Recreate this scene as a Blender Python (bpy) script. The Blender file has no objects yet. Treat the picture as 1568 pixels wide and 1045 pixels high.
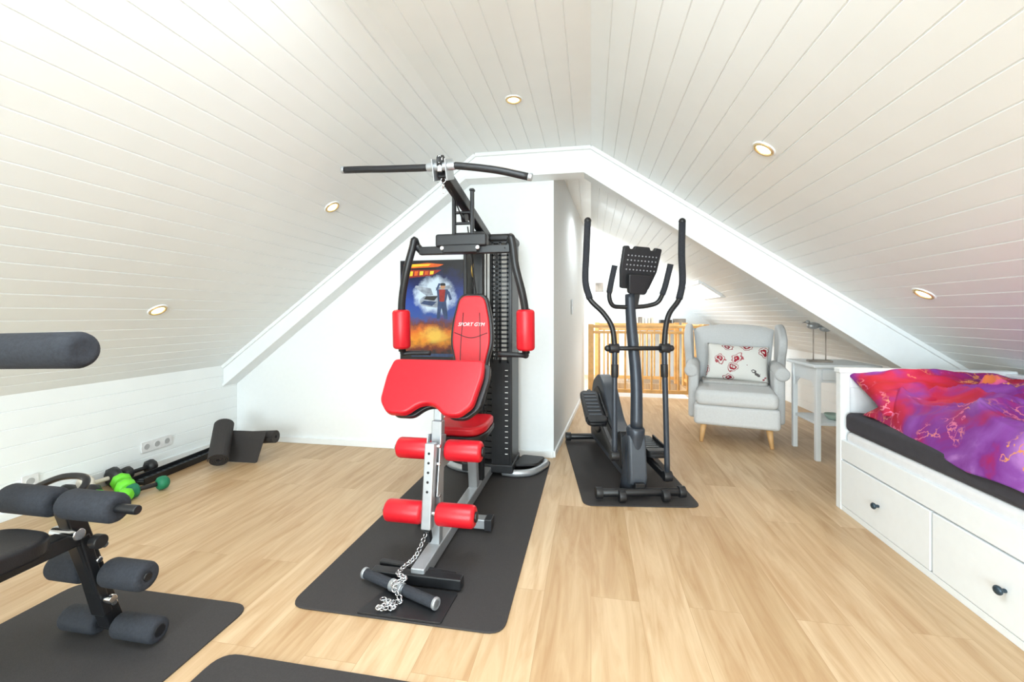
import bpy, bmesh, math, random
from mathutils import Vector, Matrix, noise
random.seed(3)
S = bpy.context.scene
try:
    S.view_settings.view_transform = 'Standard'
except Exception: pass
TH = math.radians(10.3)

# ------------------------------------------------------------------ materials
def lin(c):
    return tuple(((v/255)/12.92 if v/255 <= .04045 else (((v/255)+.055)/1.055)**2.4) for v in c)
def mat(name, rgb, rough=.5, metal=0, var=.06, scale=30, bump=0, bscale=200, emis=0, coat=0):
    m = bpy.data.materials.new(name); m.use_nodes = True
    nt = m.node_tree; b = nt.nodes['Principled BSDF']
    c = lin(rgb)
    tc = nt.nodes.new('ShaderNodeTexCoord')
    n = nt.nodes.new('ShaderNodeTexNoise'); n.inputs['Scale'].default_value = scale
    nt.links.new(tc.outputs['Object'], n.inputs['Vector'])
    r = nt.nodes.new('ShaderNodeValToRGB')
    r.color_ramp.elements[0].position = .3; r.color_ramp.elements[1].position = .7
    r.color_ramp.elements[0].color = tuple(v*(1-var) for v in c)+(1,)
    r.color_ramp.elements[1].color = tuple(min(1, v*(1+var)) for v in c)+(1,)
    nt.links.new(n.outputs['Fac'], r.inputs['Fac'])
    nt.links.new(r.outputs['Color'], b.inputs['Base Color'])
    b.inputs['Roughness'].default_value = rough; b.inputs['Metallic'].default_value = metal
    if coat: b.inputs['Coat Weight'].default_value = coat
    if bump:
        n2 = nt.nodes.new('ShaderNodeTexNoise'); n2.inputs['Scale'].default_value = bscale
        n2.inputs['Detail'].default_value = 3
        nt.links.new(tc.outputs['Object'], n2.inputs['Vector'])
        bp = nt.nodes.new('ShaderNodeBump'); bp.inputs['Strength'].default_value = bump
        bp.inputs['Distance'].default_value = .003
        nt.links.new(n2.outputs['Fac'], bp.inputs['Height']); nt.links.new(bp.outputs['Normal'], b.inputs['Normal'])
    if emis:
        b.inputs['Emission Color'].default_value = c+(1,); b.inputs['Emission Strength'].default_value = emis
    return m

M = {}
M['wall'] = mat('white_wall_paint', (243,247,248), .7, var=.01, bump=.05, bscale=80)
M['board'] = mat('white_board_paint', (243,247,247), .35, var=.01, scale=6)
M['trim'] = mat('white_trim_paint', (243,247,248), .4, var=.01)
M['bed'] = mat('white_furniture_paint', (242,247,250), .4, var=.01)
M['black'] = mat('black_powder_coat', (24,25,28), .38, var=.15)
M['blackpl'] = mat('black_plastic', (30,31,34), .45, var=.1)
M['foam'] = mat('dark_foam', (42,45,52), .85, var=.2, scale=120, bump=.5, bscale=300)
M['leather'] = mat('black_vinyl', (28,28,31), .4, var=.1, bump=.2, bscale=250)
M['mat'] = mat('rubber_mat', (52,49,49), .75, var=.12, scale=200, bump=.3, bscale=500)
M['red'] = mat('red_vinyl', (200,18,34), .38, var=.05, bump=.15, bscale=200)
M['silver'] = mat('silver_paint', (178,182,186), .32, metal=.55, var=.04)
M['chrome'] = mat('chrome', (215,217,220), .15, metal=1, var=.02)
M['grey'] = mat('grey_plastic', (66,72,80), .4, var=.06)
M['steelblue'] = mat('slate_metal', (56,62,71), .35, metal=.3, var=.05)
M['rail'] = mat('beech_wood', (224,172,104), .45, var=.14, scale=12)
M['leg'] = mat('birch_leg', (222,176,120), .45, var=.1, scale=14)
M['fabric'] = mat('light_grey_fabric', (218,219,219), .9, var=.03, scale=90, bump=.3, bscale=400)
M['knit'] = mat('knit_blanket', (196,194,190), .95, var=.08, scale=60, bump=.7, bscale=140)
M['lgreen'] = mat('lime_neoprene', (110,215,50), .5, var=.05)
M['dgreen'] = mat('green_neoprene', (18,120,84), .5, var=.05)
M['pale'] = mat('pale_glaze', (176,200,186), .4, var=.05)
M['beige'] = mat('ivory_plastic', (225,215,200), .5)
M['blue'] = mat('blue_plastic', (40,80,170), .5)
M['mattress'] = mat('anthracite_sheet', (58,57,64), .9, var=.06, bump=.2)
M['white_sheet'] = mat('white_mattress_cover', (232,232,234), .9, var=.02)
M['knob'] = mat('dark_knob', (52,68,80), .35, metal=.4)
M['brass'] = mat('lamp_ring', (226,200,150), .25, metal=.6)
M['bulb'] = mat('lamp_glow', (255,222,160), .4, emis=6, var=.0)
M['decal'] = mat('white_decal', (235,235,235), .5)
M['socket'] = mat('socket_plastic', (228,228,228), .35)
M['sockhole'] = mat('socket_recess', (175,175,175), .5)
M['pulley'] = mat('pulley_brass', (190,160,90), .4, metal=.6)

def floor_mat():
    m = bpy.data.materials.new('oak_laminate'); m.use_nodes = True
    nt = m.node_tree; b = nt.nodes['Principled BSDF']; L = nt.links.new
    tc = nt.nodes.new('ShaderNodeTexCoord')
    mp = nt.nodes.new('ShaderNodeMapping'); mp.inputs['Rotation'].default_value = (0,0,math.pi/2)
    L(tc.outputs['Object'], mp.inputs['Vector'])
    br = nt.nodes.new('ShaderNodeTexBrick')
    br.inputs['Scale'].default_value = 1; br.inputs['Brick Width'].default_value = 1.28
    br.inputs['Row Height'].default_value = .185; br.inputs['Mortar Size'].default_value = .0008
    br.offset = .37; br.inputs['Bias'].default_value = 0
    br.inputs['Color1'].default_value = (0,0,0,1); br.inputs['Color2'].default_value = (1,1,1,1)
    br.inputs['Mortar'].default_value = (.2,.2,.2,1)
    L(mp.outputs['Vector'], br.inputs['Vector'])
    r1 = nt.nodes.new('ShaderNodeValToRGB')
    r1.color_ramp.elements[0].color = lin((196,165,126))+(1,)
    r1.color_ramp.elements[1].color = lin((218,191,155))+(1,)
    L(br.outputs['Color'], r1.inputs['Fac'])
    mp2 = nt.nodes.new('ShaderNodeMapping'); mp2.inputs['Scale'].default_value = (12,1.1,1)
    L(tc.outputs['Object'], mp2.inputs['Vector'])
    add = nt.nodes.new('ShaderNodeVectorMath'); add.operation = 'ADD'
    sc = nt.nodes.new('ShaderNodeVectorMath'); sc.operation = 'SCALE'; sc.inputs['Scale'].default_value = 7
    L(br.outputs['Color'], sc.inputs[0]); L(mp2.outputs['Vector'], add.inputs[0]); L(sc.outputs['Vector'], add.inputs[1])
    n = nt.nodes.new('ShaderNodeTexNoise'); n.inputs['Scale'].default_value = 1.6; n.inputs['Detail'].default_value = 9
    n.inputs['Roughness'].default_value = .6
    n.inputs['Distortion'].default_value = .8
    L(add.outputs['Vector'], n.inputs['Vector'])
    r2 = nt.nodes.new('ShaderNodeValToRGB')
    r2.color_ramp.elements[0].position = .32; r2.color_ramp.elements[0].color = lin((206,180,150))+(1,)
    r2.color_ramp.elements[1].position = .65; r2.color_ramp.elements[1].color = (1,1,1,1)
    L(n.outputs['Fac'], r2.inputs['Fac'])
    mx = nt.nodes.new('ShaderNodeMix'); mx.data_type = 'RGBA'; mx.blend_type = 'MULTIPLY'
    mx.inputs[0].default_value = .68
    L(r1.outputs['Color'], mx.inputs[6]); L(r2.outputs['Color'], mx.inputs[7])
    mo = nt.nodes.new('ShaderNodeMix'); mo.data_type = 'RGBA'
    L(br.outputs['Fac'], mo.inputs[0]); L(mx.outputs[2], mo.inputs[6])
    mo.inputs[7].default_value = lin((176,142,104))+(1,)
    L(mo.outputs[2], b.inputs['Base Color'])
    b.inputs['Roughness'].default_value = .42
    return m
M['floor'] = floor_mat()

def ramp(nt, els):
    r = nt.nodes.new('ShaderNodeValToRGB'); cr = r.color_ramp
    while len(cr.elements) < len(els): cr.elements.new(.5)
    for e,(p,c) in zip(cr.elements, els):
        e.position = p; e.color = lin(c)+(1,)
    return r
def duvet_mat(name, lo, hi, usey=True):
    m = bpy.data.materials.new(name); m.use_nodes = True
    nt = m.node_tree; b = nt.nodes['Principled BSDF']; L = nt.links.new
    tc = nt.nodes.new('ShaderNodeTexCoord')
    n = nt.nodes.new('ShaderNodeTexNoise'); n.inputs['Scale'].default_value = 3.4; n.inputs['Detail'].default_value = 6
    n.inputs['Distortion'].default_value = .9
    L(tc.outputs['Object'], n.inputs['Vector'])
    sp = nt.nodes.new('ShaderNodeSeparateXYZ'); L(tc.outputs['Object'], sp.inputs[0])
    mr = nt.nodes.new('ShaderNodeMapRange'); mr.inputs['From Min'].default_value = 2.7; mr.inputs['From Max'].default_value = 2.15
    mr.inputs['To Min'].default_value = lo; mr.inputs['To Max'].default_value = hi
    L(sp.outputs['Y'], mr.inputs['Value'])
    ad = nt.nodes.new('ShaderNodeMath'); L(n.outputs['Fac'], ad.inputs[0]); L(mr.outputs[0], ad.inputs[1])
    r = ramp(nt, [(.34,(172,8,36)),(.45,(174,14,70)),(.51,(148,28,112)),(.57,(124,44,142)),(.68,(140,74,166)),(.78,(182,122,200))])
    L(ad.outputs[0], r.inputs['Fac'])
    n3 = nt.nodes.new('ShaderNodeTexNoise'); n3.inputs['Scale'].default_value = 13; n3.inputs['Detail'].default_value = 4
    L(tc.outputs['Object'], n3.inputs['Vector'])
    v = nt.nodes.new('ShaderNodeTexVoronoi'); v.inputs['Scale'].default_value = 4.2
    L(tc.outputs['Object'], v.inputs['Vector'])
    a2 = nt.nodes.new('ShaderNodeMath'); a2.operation='MULTIPLY_ADD'; L(n3.outputs['Fac'], a2.inputs[0]); a2.inputs[1].default_value=.6; L(v.outputs['Distance'], a2.inputs[2])
    rp = ramp(nt, [(0.0,(236,150,60)),(.40,(226,120,70)),(.44,(214,90,130)),(.50,(200,80,150)),(.53,(120,30,110))])
    L(a2.outputs[0], rp.inputs['Fac'])
    rv = nt.nodes.new('ShaderNodeValToRGB')
    rv.color_ramp.elements[0].position = .50; rv.color_ramp.elements[0].color = (1,1,1,1)
    rv.color_ramp.elements[1].position = .53; rv.color_ramp.elements[1].color = (0,0,0,1)
    L(a2.outputs[0], rv.inputs['Fac'])
    sepc = nt.nodes.new('ShaderNodeSeparateColor'); L(v.outputs['Color'], sepc.inputs[0])
    gt = nt.nodes.new('ShaderNodeMath'); gt.operation='GREATER_THAN'; L(sepc.outputs[0], gt.inputs[0]); gt.inputs[1].default_value=.5
    mb = nt.nodes.new('ShaderNodeMath'); mb.operation='MULTIPLY'; L(rv.outputs['Color'], mb.inputs[0]); L(gt.outputs[0], mb.inputs[1])
    wp = nt.nodes.new('ShaderNodeMix'); wp.data_type='RGBA'; wp.inputs[0].default_value=.22
    L(tc.outputs['Object'], wp.inputs[6]); L(n3.outputs['Color'], wp.inputs[7])
    w = nt.nodes.new('ShaderNodeTexVoronoi'); w.feature='DISTANCE_TO_EDGE'; w.inputs['Scale'].default_value = 9
    L(wp.outputs[2], w.inputs['Vector'])
    rw = nt.nodes.new('ShaderNodeValToRGB')
    rw.color_ramp.elements[0].position = .02; rw.color_ramp.elements[0].color=(1,1,1,1)
    rw.color_ramp.elements[1].position = .045; rw.color_ramp.elements[1].color=(0,0,0,1)
    L(w.outputs['Distance'], rw.inputs['Fac'])
    n4 = nt.nodes.new('ShaderNodeTexNoise'); n4.inputs['Scale'].default_value = 4.5
    L(tc.outputs['Object'], n4.inputs['Vector'])
    r4 = nt.nodes.new('ShaderNodeValToRGB'); r4.color_ramp.elements[0].position=.50; r4.color_ramp.elements[1].position=.56
    L(n4.outputs['Fac'], r4.inputs['Fac'])
    mu = nt.nodes.new('ShaderNodeMath'); mu.operation = 'MULTIPLY'
    L(rw.outputs['Color'], mu.inputs[0]); L(r4.outputs['Color'], mu.inputs[1])
    lc = ramp(nt, [(.42,(212,110,150)),(.52,(226,150,90))]); L(n.outputs['Fac'], lc.inputs['Fac'])
    m1 = nt.nodes.new('ShaderNodeMix'); m1.data_type = 'RGBA'
    L(mu.outputs[0], m1.inputs[0]); L(r.outputs['Color'], m1.inputs[6]); L(lc.outputs['Color'], m1.inputs[7])
    m2 = nt.nodes.new('ShaderNodeMix'); m2.data_type = 'RGBA'
    L(mb.outputs[0], m2.inputs[0]); L(m1.outputs[2], m2.inputs[6]); L(rp.outputs['Color'], m2.inputs[7])
    L(m2.outputs[2], b.inputs['Base Color']); b.inputs['Roughness'].default_value = .75
    return m
M['duvet'] = duvet_mat('floral_duvet', -.08, .13)
M['pillowcase'] = duvet_mat('floral_pillowcase', -.07, .10)
def floral_mat():
    m = bpy.data.materials.new('floral_cushion_fabric'); m.use_nodes = True
    nt = m.node_tree; b = nt.nodes['Principled BSDF']; L = nt.links.new
    tc = nt.nodes.new('ShaderNodeTexCoord')
    v = nt.nodes.new('ShaderNodeTexVoronoi'); v.inputs['Scale'].default_value = 8
    nz = nt.nodes.new('ShaderNodeTexNoise'); nz.inputs['Scale'].default_value = 14; L(tc.outputs['Object'], nz.inputs['Vector'])
    wv = nt.nodes.new('ShaderNodeMix'); wv.data_type='RGBA'; wv.inputs[0].default_value=.08
    L(tc.outputs['Object'], wv.inputs[6]); L(nz.outputs['Color'], wv.inputs[7]); L(wv.outputs[2], v.inputs['Vector'])
    mask = nt.nodes.new('ShaderNodeValToRGB'); cr = mask.color_ramp
    cr.interpolation = 'CONSTANT'
    cr.elements[0].position = 0; cr.elements[0].color = (1,1,1,1)
    cr.elements[1].position = .08; cr.elements[1].color = (0,0,0,1)
    e = cr.elements.new(.13); e.color = (1,1,1,1)
    e = cr.elements.new(.25); e.color = (0,0,0,1)
    e = cr.elements.new(.33); e.color = (.9,.9,.9,1)
    e = cr.elements.new(.38); e.color = (0,0,0,1)
    L(v.outputs['Distance'], mask.inputs['Fac'])
    sep = nt.nodes.new('ShaderNodeSeparateColor'); L(v.outputs['Color'], sep.inputs[0])
    c = ramp(nt, [(0,(165,24,44)),(.4,(176,36,56)),(.55,(60,50,52)),(.7,(110,130,74)),(.82,(150,26,52))])
    c.color_ramp.interpolation = 'CONSTANT'
    L(sep.outputs[0], c.inputs['Fac'])
    mx = nt.nodes.new('ShaderNodeMix'); mx.data_type = 'RGBA'
    L(mask.outputs['Color'], mx.inputs[0]); mx.inputs[6].default_value = lin((240,238,232))+(1,); L(c.outputs['Color'], mx.inputs[7])
    L(mx.outputs[2], b.inputs['Base Color']); b.inputs['Roughness'].default_value = .85
    return m
M['floral'] = floral_mat()
def poster_mat():
    m = bpy.data.materials.new('poster_print'); m.use_nodes = True
    nt = m.node_tree; b = nt.nodes['Principled BSDF']; L = nt.links.new
    tc = nt.nodes.new('ShaderNodeTexCoord')
    sp = nt.nodes.new('ShaderNodeSeparateXYZ'); L(tc.outputs['Object'], sp.inputs[0])
    n = nt.nodes.new('ShaderNodeTexNoise'); n.inputs['Scale'].default_value = 10; n.inputs['Detail'].default_value = 7
    n.inputs['Roughness'].default_value = .65
    L(tc.outputs['Object'], n.inputs['Vector'])
    def math_(op,a,bv):
        q = nt.nodes.new('ShaderNodeMath'); q.operation = op
        for i,x in enumerate((a,bv)):
            if isinstance(x,(int,float)): q.inputs[i].default_value = x
            else: L(x,q.inputs[i])
        return q.outputs[0]
    t = math_('ADD', math_('DIVIDE', sp.outputs['Z'], .8), math_('MULTIPLY', math_('SUBTRACT', n.outputs['Fac'], .5), .34))
    r = ramp(nt, [(.05,(14,10,12)),(.12,(120,44,10)),(.2,(236,150,34)),(.29,(225,110,24)),(.37,(110,56,50)),(.45,(50,84,160)),(.60,(36,72,166)),(.78,(16,34,96)),(.92,(6,8,20))])
    L(t, r.inputs['Fac'])
    dx = math_('POWER', math_('ABSOLUTE', math_('DIVIDE', math_('ADD', sp.outputs['X'], .0), .27),0), 2)
    dz = math_('POWER', math_('ABSOLUTE', math_('DIVIDE', math_('SUBTRACT', sp.outputs['Z'], .52), .22),0), 2)
    dd = math_('ADD', math_('ADD', dx, dz), math_('MULTIPLY', n.outputs['Fac'], .9))
    g = ramp(nt, [(.68,(250,250,250)),(.88,(150,150,150)),(1,(0,0,0))])
    L(dd, g.inputs['Fac'])
    ex = math_('POWER', math_('ABSOLUTE', math_('DIVIDE', sp.outputs['X'], .20),0), 2)
    ez_ = math_('POWER', math_('ABSOLUTE', math_('DIVIDE', math_('SUBTRACT', sp.outputs['Z'], .2), .12),0), 2)
    ee = math_('ADD', math_('ADD', ex, ez_), math_('MULTIPLY', n.outputs['Fac'], .9))
    g2 = ramp(nt, [(.50,(230,230,230)),(.8,(90,90,90)),(1,(0,0,0))]); L(ee, g2.inputs['Fac'])
    mx = nt.nodes.new('ShaderNodeMix'); mx.data_type = 'RGBA'
    L(g.outputs['Color'], mx.inputs[0]); L(r.outputs['Color'], mx.inputs[6]); mx.inputs[7].default_value = lin((214,232,248))+(1,)
    mx2 = nt.nodes.new('ShaderNodeMix'); mx2.data_type = 'RGBA'
    L(g2.outputs['Color'], mx2.inputs[0]); L(mx.outputs[2], mx2.inputs[6]); mx2.inputs[7].default_value = lin((252,214,90))+(1,)
    L(mx2.outputs[2], b.inputs['Base Color']); b.inputs['Roughness'].default_value = .3
    return m
M['poster'] = poster_mat()
M['skin'] = mat('poster_skin', (196,146,110), .5)
M['orange'] = mat('poster_orange', (224,96,24), .4, var=.3, scale=20)
M['yellow'] = mat('poster_yellow', (250,210,50), .4)
M['jeans'] = mat('poster_denim', (50,70,110), .5, var=.3)
M['posterwhite'] = mat('poster_silver', (150,160,175), .4, var=.4, scale=25)
M['darkred'] = mat('poster_red', (150,30,20), .4, var=.3)
M['spine'] = mat('book_spines', (150,140,130), .6, var=.4, scale=8)

# ------------------------------------------------------------------ geometry helpers
CUR = [None]
def group(name, loc=(0,0,0), rz=0):
    e = bpy.data.objects.new(name, None); S.collection.objects.link(e)
    e.location = loc; e.rotation_euler = (0,0,rz); e.empty_display_size = .1
    CUR[0] = e; return e
def nogroup(): CUR[0] = None
def link(name, me, m=None, bevel=0, seg=2):
    o = bpy.data.objects.new(name, me); S.collection.objects.link(o)
    if m: me.materials.append(M[m])
    if CUR[0]: o.parent = CUR[0]
    if bevel:
        for p in me.polygons: p.use_smooth = True
        bv = o.modifiers.new('bevel','BEVEL'); bv.width = bevel; bv.segments = seg
        bv.limit_method = 'ANGLE'; bv.angle_limit = math.radians(32); bv.harden_normals = True
    return o
def mesh(name, vs, fs, m=None, smooth=False, bevel=0, seg=2):
    me = bpy.data.meshes.new(name); me.from_pydata([tuple(v) for v in vs], [], fs); me.update()
    bm = bmesh.new(); bm.from_mesh(me); bmesh.ops.recalc_face_normals(bm, faces=bm.faces); bm.to_mesh(me); bm.free()
    if smooth:
        for p in me.polygons: p.use_smooth = True
    return link(name, me, m, bevel, seg)
def box(name, c, s, m, bevel=.004, rot=None, seg=2):
    R = Matrix.Identity(3)
    if rot:
        from mathutils import Euler
        R = Euler(rot).to_matrix()
    vs = []
    for x in (-.5,.5):
        for y in (-.5,.5):
            for z in (-.5,.5):
                vs.append(Vector(c)+R@Vector((x*s[0],y*s[1],z*s[2])))
    fs = [(0,1,3,2),(4,6,7,5),(0,4,5,1),(2,3,7,6),(0,2,6,4),(1,5,7,3)]
    return mesh(name, vs, fs, m, bevel=bevel, seg=seg)
def bb(name, x0,x1,y0,y1,z0,z1, m, bevel=.004, seg=2):
    return box(name, ((x0+x1)/2,(y0+y1)/2,(z0+z1)/2),(x1-x0,y1-y0,z1-z0),m,bevel,seg=seg)
def frame(d):
    d = Vector(d).normalized()
    up = Vector((0,0,1)) if abs(d.z) < .95 else Vector((0,1,0))
    a = d.cross(up).normalized(); b = a.cross(d).normalized()
    return a,b
def bar(name, p1, p2, w, h, m, bevel=.006):
    p1,p2 = Vector(p1),Vector(p2); a,b = frame(p2-p1)
    vs = []
    for p in (p1,p2):
        for sx,sy in ((-1,-1),(1,-1),(1,1),(-1,1)):
            vs.append(p+a*sx*w/2+b*sy*h/2)
    return mesh(name, vs, [(0,1,2,3),(7,6,5,4),(0,4,5,1),(1,5,6,2),(2,6,7,3),(3,7,4,0)], m, bevel=bevel)
def catmull(pts, n=6):
    P = [Vector(p) for p in pts]
    if len(P) < 3: return P
    out = []
    Q = [P[0]*2-P[1]]+P+[P[-1]*2-P[-2]]
    for i in range(1,len(Q)-2):
        for k in range(n):
            t = k/n
            a,b,c,d = Q[i-1],Q[i],Q[i+1],Q[i+2]
            out.append(.5*((2*b)+(c-a)*t+(2*a-5*b+4*c-d)*t*t+(3*b-a-3*c+d)*t**3))
    out.append(P[-1]); return out
def tube(name, pts, r, m, smooth=True, n=6, seg=14):
    P = catmull(pts, n) if smooth else [Vector(p) for p in pts]
    k = len(P); T = []
    for i in range(k):
        T.append((P[min(i+1,k-1)]-P[max(i-1,0)]).normalized())
    a,b = frame(T[0]); vs=[]; fs=[]
    for i in range(k):
        if i:
            q = T[i-1].rotation_difference(T[i]); a = q@a; b = q@b
        rr = r if isinstance(r,(int,float)) else r[0]+(r[1]-r[0])*i/(k-1)
        for j in range(seg):
            t = 2*math.pi*j/seg
            vs.append(P[i]+a*math.cos(t)*rr+b*math.sin(t)*rr)
    for i in range(k-1):
        for j in range(seg):
            j2=(j+1)%seg
            fs.append((i*seg+j,i*seg+j2,(i+1)*seg+j2,(i+1)*seg+j))
    fs.append(tuple(range(seg))); fs.append(tuple((k-1)*seg+j for j in range(seg)))
    o = mesh(name, vs, fs, m)
    for i,p in enumerate(o.data.polygons): p.use_smooth = len(p.vertices)==4
    return o
def lathe(name, p1, p2, prof, m, seg=28):
    p1,p2 = Vector(p1),Vector(p2); d=(p2-p1).normalized(); a,b = frame(d)
    vs=[];fs=[]
    for t,r in prof:
        for j in range(seg):
            an=2*math.pi*j/seg; vs.append(p1+d*t+a*math.cos(an)*r+b*math.sin(an)*r)
    for i in range(len(prof)-1):
        for j in range(seg):
            j2=(j+1)%seg; fs.append((i*seg+j,i*seg+j2,(i+1)*seg+j2,(i+1)*seg+j))
    fs.append(tuple(range(seg))); fs.append(tuple((len(prof)-1)*seg+j for j in range(seg)))
    o = mesh(name, vs, fs, m)
    for p in o.data.polygons: p.use_smooth = len(p.vertices)==4
    return o
def cyl(name, p1, p2, r, m, seg=24, b=.003):
    L=(Vector(p2)-Vector(p1)).length; b=min(b,r*.4,L*.3)
    return lathe(name,p1,p2,[(0,r-b),(b*.3,r-b*.3),(b,r),(L-b,r),(L-b*.3,r-b*.3),(L,r-b)],m,seg)
def foam(name, p1, p2, r, m):
    L=(Vector(p2)-Vector(p1)).length; e=r*.35
    pr=[(.004,r*.3),(0,r*.55),(e*.12,r*.78),(e*.45,r*.93),(e,r),(L/2,r*1.0),(L-e,r),(L-e*.45,r*.93),(L-e*.12,r*.78),(L,r*.55),(L-.004,r*.3)]
    return lathe(name,p1,p2,pr,m,32)
def ring(name, c, nrm, R, r, m, s1=32, s2=10):
    a,b=frame(nrm); nn=Vector(nrm).normalized(); vs=[];fs=[]
    for i in range(s1):
        t=2*math.pi*i/s1; dirv=a*math.cos(t)+b*math.sin(t)
        for j in range(s2):
            u=2*math.pi*j/s2; vs.append(Vector(c)+dirv*(R+r*math.cos(u))+nn*r*math.sin(u))
    for i in range(s1):
        for j in range(s2):
            fs.append((i*s2+j,((i+1)%s1)*s2+j,((i+1)%s1)*s2+(j+1)%s2,i*s2+(j+1)%s2))
    return mesh(name,vs,fs,m,smooth=True)
def ball(name,c,r,m,sc=(1,1,1)):
    bm=bmesh.new(); bmesh.ops.create_uvsphere(bm,u_segments=24,v_segments=14,radius=r)
    for v in bm.verts: v.co=Vector((v.co.x*sc[0],v.co.y*sc[1],v.co.z*sc[2]))+Vector(c)
    me=bpy.data.meshes.new(name); bm.to_mesh(me); bm.free()
    for p in me.polygons: p.use_smooth=True
    return link(name,me,m)
def roundpoly(pts, r, n=5):
    out=[]; k=len(pts)
    for i in range(k):
        p0,p,p2=Vector(pts[i-1]),Vector(pts[i]),Vector(pts[(i+1)%k])
        rr = r[i] if isinstance(r,(list,tuple)) else r
        a=(p0-p); b=(p2-p); ra=min(rr,a.length*.45); rb=min(rr,b.length*.45)
        A=p+a.normalized()*ra; B=p+b.normalized()*rb
        for j in range(n+1):
            t=j/n; out.append(A*(1-t)**2+p*2*t*(1-t)+B*t*t)
    return out
def prism(name, out2, o, ex, ey, ez, t, m, bevel=0, seg=2):
    o,ex,ey,ez=map(Vector,(o,ex,ey,ez)); n=len(out2)
    vs=[o+ex*p[0]+ey*p[1] for p in out2]+[o+ex*p[0]+ey*p[1]+ez*t for p in out2]
    fs=[tuple(range(n)),tuple(range(2*n-1,n-1,-1))]+[(i,(i+1)%n,n+(i+1)%n,n+i) for i in range(n)]
    return mesh(name,vs,fs,m,bevel=bevel,seg=seg)
def pillow(name,w,l,h,m,mtx,n=28,wr=.0,seed=0):
    vs=[];fs=[]
    for side in (1,-1):
        for i in range(n+1):
            for j in range(n+1):
                u=i/n*2-1; v=j/n*2-1
                e=max(0,(1-abs(u)**2.6))**.55*max(0,(1-abs(v)**2.6))**.55
                pinch=1-.06*(1-abs(v)**2)*abs(u)**3
                pinch2=1-.06*(1-abs(u)**2)*abs(v)**3
                z=side*h/2*e
                if wr: z+=wr*e*(noise.noise(Vector((u*2.2+seed,v*2.2,side)))+.35*noise.noise(Vector((u*6+seed,v*5,side))))
                vs.append(mtx@Vector((u*w/2*pinch,v*l/2*pinch2,z)))
    N=(n+1)*(n+1)
    for s in range(2):
        for i in range(n):
            for j in range(n):
                a=s*N+i*(n+1)+j; fs.append((a,a+1,a+n+2,a+n+1))
    me=bpy.data.meshes.new(name); me.from_pydata([tuple(v) for v in vs],[],fs)
    bm=bmesh.new(); bm.from_mesh(me); bmesh.ops.remove_doubles(bm,verts=bm.verts,dist=.0004)
    bmesh.ops.recalc_face_normals(bm,faces=bm.faces); bm.to_mesh(me); bm.free()
    for p in me.polygons: p.use_smooth=True
    return link(name,me,m)

# ------------------------------------------------------------------ room shell
CZ=2.365; XL,ZL=-3.13,.68; XA,XB=-.88,0.0; XR=2.5; SR=.675; ZR=CZ-SR*XR
SL=(CZ-ZL)/(XA-XL)
Y0,YW,YE=-3.6,3.4,8.2
def boards(parts, p0, p1, y0, y1, inward, pitch=.1, s0=0, s1=None):
    p0,p1=Vector(p0),Vector(p1); d=(p1-p0); L=d.length; d.normalize()
    n=Vector(inward).normalized()
    if s1 is None: s1=L
    k=int(math.floor(s0/pitch))
    g=.0035; dp=.004
    pts=[(s0,0)]
    s=(k+1)*pitch
    while s<s1-.005:
        if s>s0+.005: pts+= [(s-g,0),(s-.001,-dp),(s+.001,-dp),(s+g,0)]
        s+=pitch
    pts.append((s1,0))
    vs,fs=parts; base=len(vs)
    for t,h in pts:
        q=p0+d*t+n*h
        vs.append((q.x,y0,q.y)); vs.append((q.x,y1,q.y))
    for i in range(len(pts)-1):
        a=base+2*i; fs.append((a,a+1,a+3,a+2))
nogroup()
A=([],[])
boards(A,(XL,ZL),(XA,CZ),Y0,YW+.1,(SL,-1),.098)
boards(A,(XA,CZ),(XB,CZ),Y0,YE,(0,-1),.11)
nr=(-SR,-1); LR=math.hypot(XR,XR*SR)
sx=lambda x: x/XR*LR
WY0,WY1,WX0,WX1=5.4,6.3,1.28,1.5
boards(A,(XB,CZ),(XR,ZR),Y0,WY0,nr,.098)
boards(A,(XB,CZ),(XR,ZR),WY1,YE,nr,.098)
boards(A,(XB,CZ),(XR,ZR),WY0,WY1,nr,.098,0,sx(WX0))
boards(A,(XB,CZ),(XR,ZR),WY0,WY1,nr,.098,sx(WX1),LR)
def sheet(name,parts,m):
    me=bpy.data.meshes.new(name); me.from_pydata(parts[0],[],parts[1]); me.update(); return link(name,me,m)
sheet('ceiling',A,'board')
A=([],[]); boards(A,(XL,0),(XL,ZL),Y0,YW+.1,(1,0),.098); sheet('wall_left',A,'board')
A=([],[]); boards(A,(XR,0),(XR,ZR),Y0,YE,(-1,0),.098); sheet('wall_right',A,'board')
SX0,SX1,SY0,SY1=0.0,1.4,6.1,7.3
def quadbox(parts,x0,x1,y0,y1,z0,z1):
    vs,fs=parts;b=len(vs)
    for x in (x0,x1):
        for y in (y0,y1):
            for z in (z0,z1): vs.append((x,y,z))
    fs+=[tuple(b+i for i in f) for f in [(0,1,3,2),(4,6,7,5),(0,4,5,1),(2,3,7,6),(0,2,6,4),(1,5,7,3)]]
A=([],[])
quadbox(A,XL-.1,XR+.1,Y0-.1,SY0,-.1,0)
quadbox(A,XL-.1,SX0,SY0,YE+.1,-.1,0); quadbox(A,SX1,XR+.1,SY0,YE+.1,-.1,0); quadbox(A,SX0,SX1,SY1,YE+.1,-.1,0)
mesh('floor',A[0],A[1],'floor')
prism('wall_back',[(XL,0),(-.286,0),(-.286,CZ),(XA,CZ),(XL,ZL)],(0,YW,0),(1,0,0),(0,0,1),(0,1,0),.1,'wall')
prism('wall_side',[(-.286,YW+.001),(-.09,6.3),(-.21,6.31),(-.40,YW+.05)],(0,0,0),(1,0,0),(0,1,0),(0,0,1),CZ,'wall')
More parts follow.
